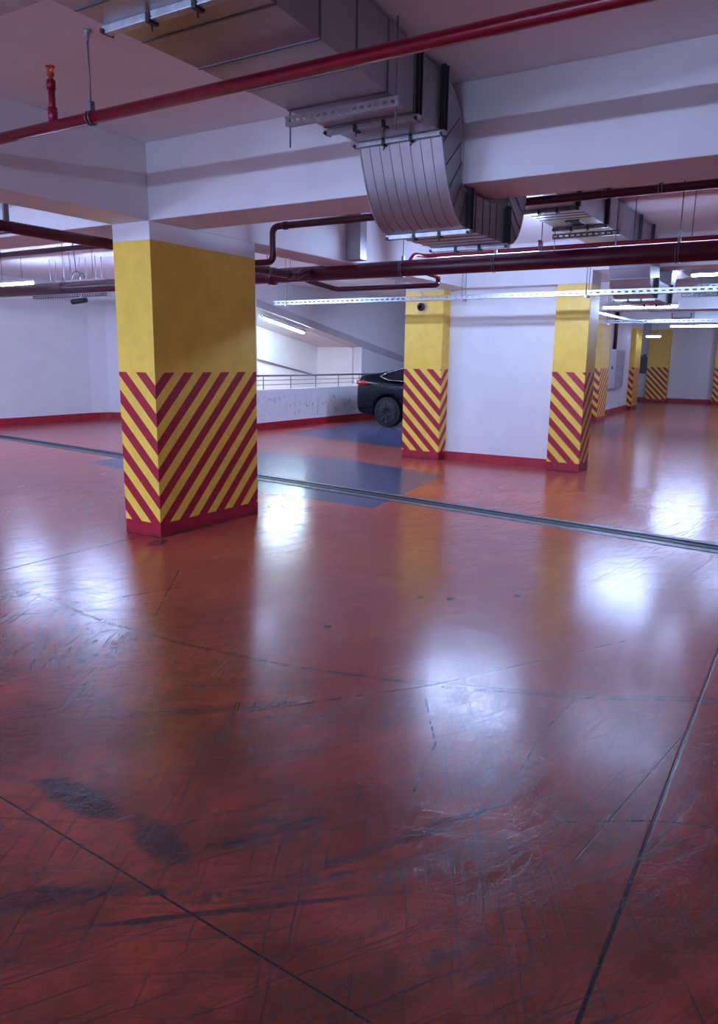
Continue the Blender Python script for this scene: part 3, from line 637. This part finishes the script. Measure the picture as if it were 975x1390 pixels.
# ---------------------------------------------------------------- black car (rear towards the parapet, flank towards the camera)
car = thing('car', (16.4, 7.4, 0), 'black fastback saloon car parked behind the left striped pillar', 'car')
def car_body():
    # stations along y (rear 9.72 -> front 5.0): y, bottom z, shoulder z, top z, half width, half width of roof
    st = [(9.72, .45, .80, .86, .72, .60), (9.69, .30, .98, 1.10, .80, .68), (9.60, .25, 1.05, 1.20, .86, .72), (9.35, .22, 1.05, 1.235, .90, .70), (9.05, .20, 1.04, 1.275, .92, .66), (8.75, .19, 1.03, 1.36, .93, .62), (8.40, .19, 1.02, 1.44, .935, .60),
          (7.90, .19, 1.01, 1.485, .94, .60), (7.30, .19, 1.00, 1.49, .94, .61), (6.75, .19, .99, 1.46, .94, .60), (6.30, .19, .97, 1.30, .94, .62), (6.00, .19, .96, 1.14, .935, .66), (5.75, .19, .94, 1.02, .93, .72), (5.40, .20, .88, .96, .92, .74), (5.10, .22, .78, .86, .88, .72), (4.92, .26, .66, .74, .80, .66), (4.86, .36, .56, .60, .70, .56)]
    bm = bmesh.new(); cx = 16.42; rings = []
    for y, zb, zs, zt, hw, rw in st:
        half = [(0, zb), (hw * .88, zb), (hw * .985, zb + .10), (hw, (zb + zs) * .5), (hw * .985, zs - .05), (hw * .955, zs + .0), (rw + (hw * .955 - rw) * .25, zt - (zt - zs) * .25), (rw, zt - (zt - zs) * .08), (rw * .7, zt), (0, zt + .005)]
        full = half + [(-a, b) for a, b in half[::-1][1:-1]]
        rings.append([bm.verts.new((cx + a, y, b)) for a, b in full])
    n = len(rings[0])
    for A, Bv in zip(rings, rings[1:]):
        for k in range(n): bm.faces.new((A[k], A[(k + 1) % n], Bv[(k + 1) % n], Bv[k])).smooth = True
    bm.faces.new(rings[0]); bm.faces.new(rings[-1][::-1])
    return bm
body = obj('car_body', car_body(), m_carpaint, car)
sb = body.modifiers.new('s', 'SUBSURF'); sb.levels = 2; sb.render_levels = 2
cut = bmesh.new()
for y in (8.78, 5.95): tube(cut, [(15.2, y, .36), (15.85, y, .36)], .40, 32); tube(cut, [(17.0, y, .36), (17.6, y, .36)], .40, 32)
cutter = obj('cutter', cut, m_dark); bo = body.modifiers.new('c', 'BOOLEAN'); bo.object = cutter; bo.operation = 'DIFFERENCE'; bo.solver = 'EXACT'
dg = bpy.context.evaluated_depsgraph_get(); nm = bpy.data.meshes.new_from_object(body.evaluated_get(dg)); body.modifiers.clear(); body.data = nm
bpy.data.objects.remove(cutter)
nm.materials.clear(); nm.materials.append(m_carpaint)
def wheel(x, y, s_):
    g = obj('wheel', (lambda bm: (tube(bm, [(x - s_ * .0, y, .35), (x + s_ * .02, y, .35), (x + s_ * .20, y, .35), (x + s_ * .22, y, .35)], [.33, .35, .35, .33], 36), bm)[1])(bmesh.new()), m_rubber, car)
    bm = bmesh.new(); tube(bm, [(x - s_ * .012, y, .35), (x + s_ * .05, y, .35)], [.245, .245], 30)
    k = obj('rim_barrel', bm, m_dark, g); k.matrix_parent_inverse = Matrix.Identity(4)
    bm = bmesh.new()
    for i in range(10):
        a = 2 * PI * i / 10; tube(bm, [(x - s_ * .03, y + .05 * math.cos(a), .35 + .05 * math.sin(a)), (x - s_ * .02, y + .24 * math.cos(a + .12), .35 + .24 * math.sin(a + .12))], [.016, .011], 6)
    ring = [(x - s_ * .015, y + .245 * math.cos(2 * PI * k_ / 32), .35 + .245 * math.sin(2 * PI * k_ / 32)) for k_ in range(33)]; tube(bm, ring, .008, 6)
    tube(bm, [(x - s_ * .035, y, .35), (x - s_ * .01, y, .35)], .055, 14)
    k = obj('rim', bm, m_rim, g)
for y in (8.78, 5.95): wheel(15.50, y, 1); wheel(17.34, y, -1)
def flank(pts, off=0.0):   # shoulder surface x at (y, z)
    return [(16.42 - xx - off, y, z) for xx, y, z in pts]
bm = bmesh.new()
wp = [(.885, 8.98, 1.17), (.845, 8.80, 1.265), (.76, 8.40, 1.375), (.725, 7.90, 1.43), (.72, 7.3, 1.435), (.74, 6.85, 1.40), (.90, 6.25, 1.06), (.925, 7.3, 1.05), (.925, 8.3, 1.07), (.915, 8.75, 1.09)]
v = [bm.verts.new(p) for p in flank(wp, .012)]; v2 = [bm.verts.new(p) for p in flank(wp, -.02)]
bm.faces.new(v); bm.faces.new(v2[::-1])
for i in range(len(v)): bm.faces.new((v[i], v[(i + 1) % len(v)], v2[(i + 1) % len(v)], v2[i]))
obj('side_window', bm, m_glass_dk, car)
obj('window_trim', T(flank(wp + wp[:1], .014), .009, 6), m_chrome, car)
obj('door_handle', T(bend(flank([(.95, 8.20, .90), (.975, 8.17, .93), (.975, 7.98, .93), (.95, 7.95, .90)]), .02), .011, 6), m_chrome, car)
bm = bmesh.new(); tube(bm, [(15.56, 9.66, 1.02), (15.49, 9.50, 1.01), (15.47, 9.28, 1.0)], [.045, .05, .02], 10); obj('tail_lamp', bm, m_tail, car)
bm = bmesh.new(); tube(bm, [(15.62, 9.73, 1.08), (15.55, 9.68, 1.04), (15.51, 9.60, 1.0)], [.03, .04, .03], 10); obj('lamp_lens', bm, m_lens, car)
obj('side_crease', T(flank([(.952, 9.2, .86), (.957, 8.9, .87), (.957, 8.4, .90)]), .005, 5), m_rim, car)
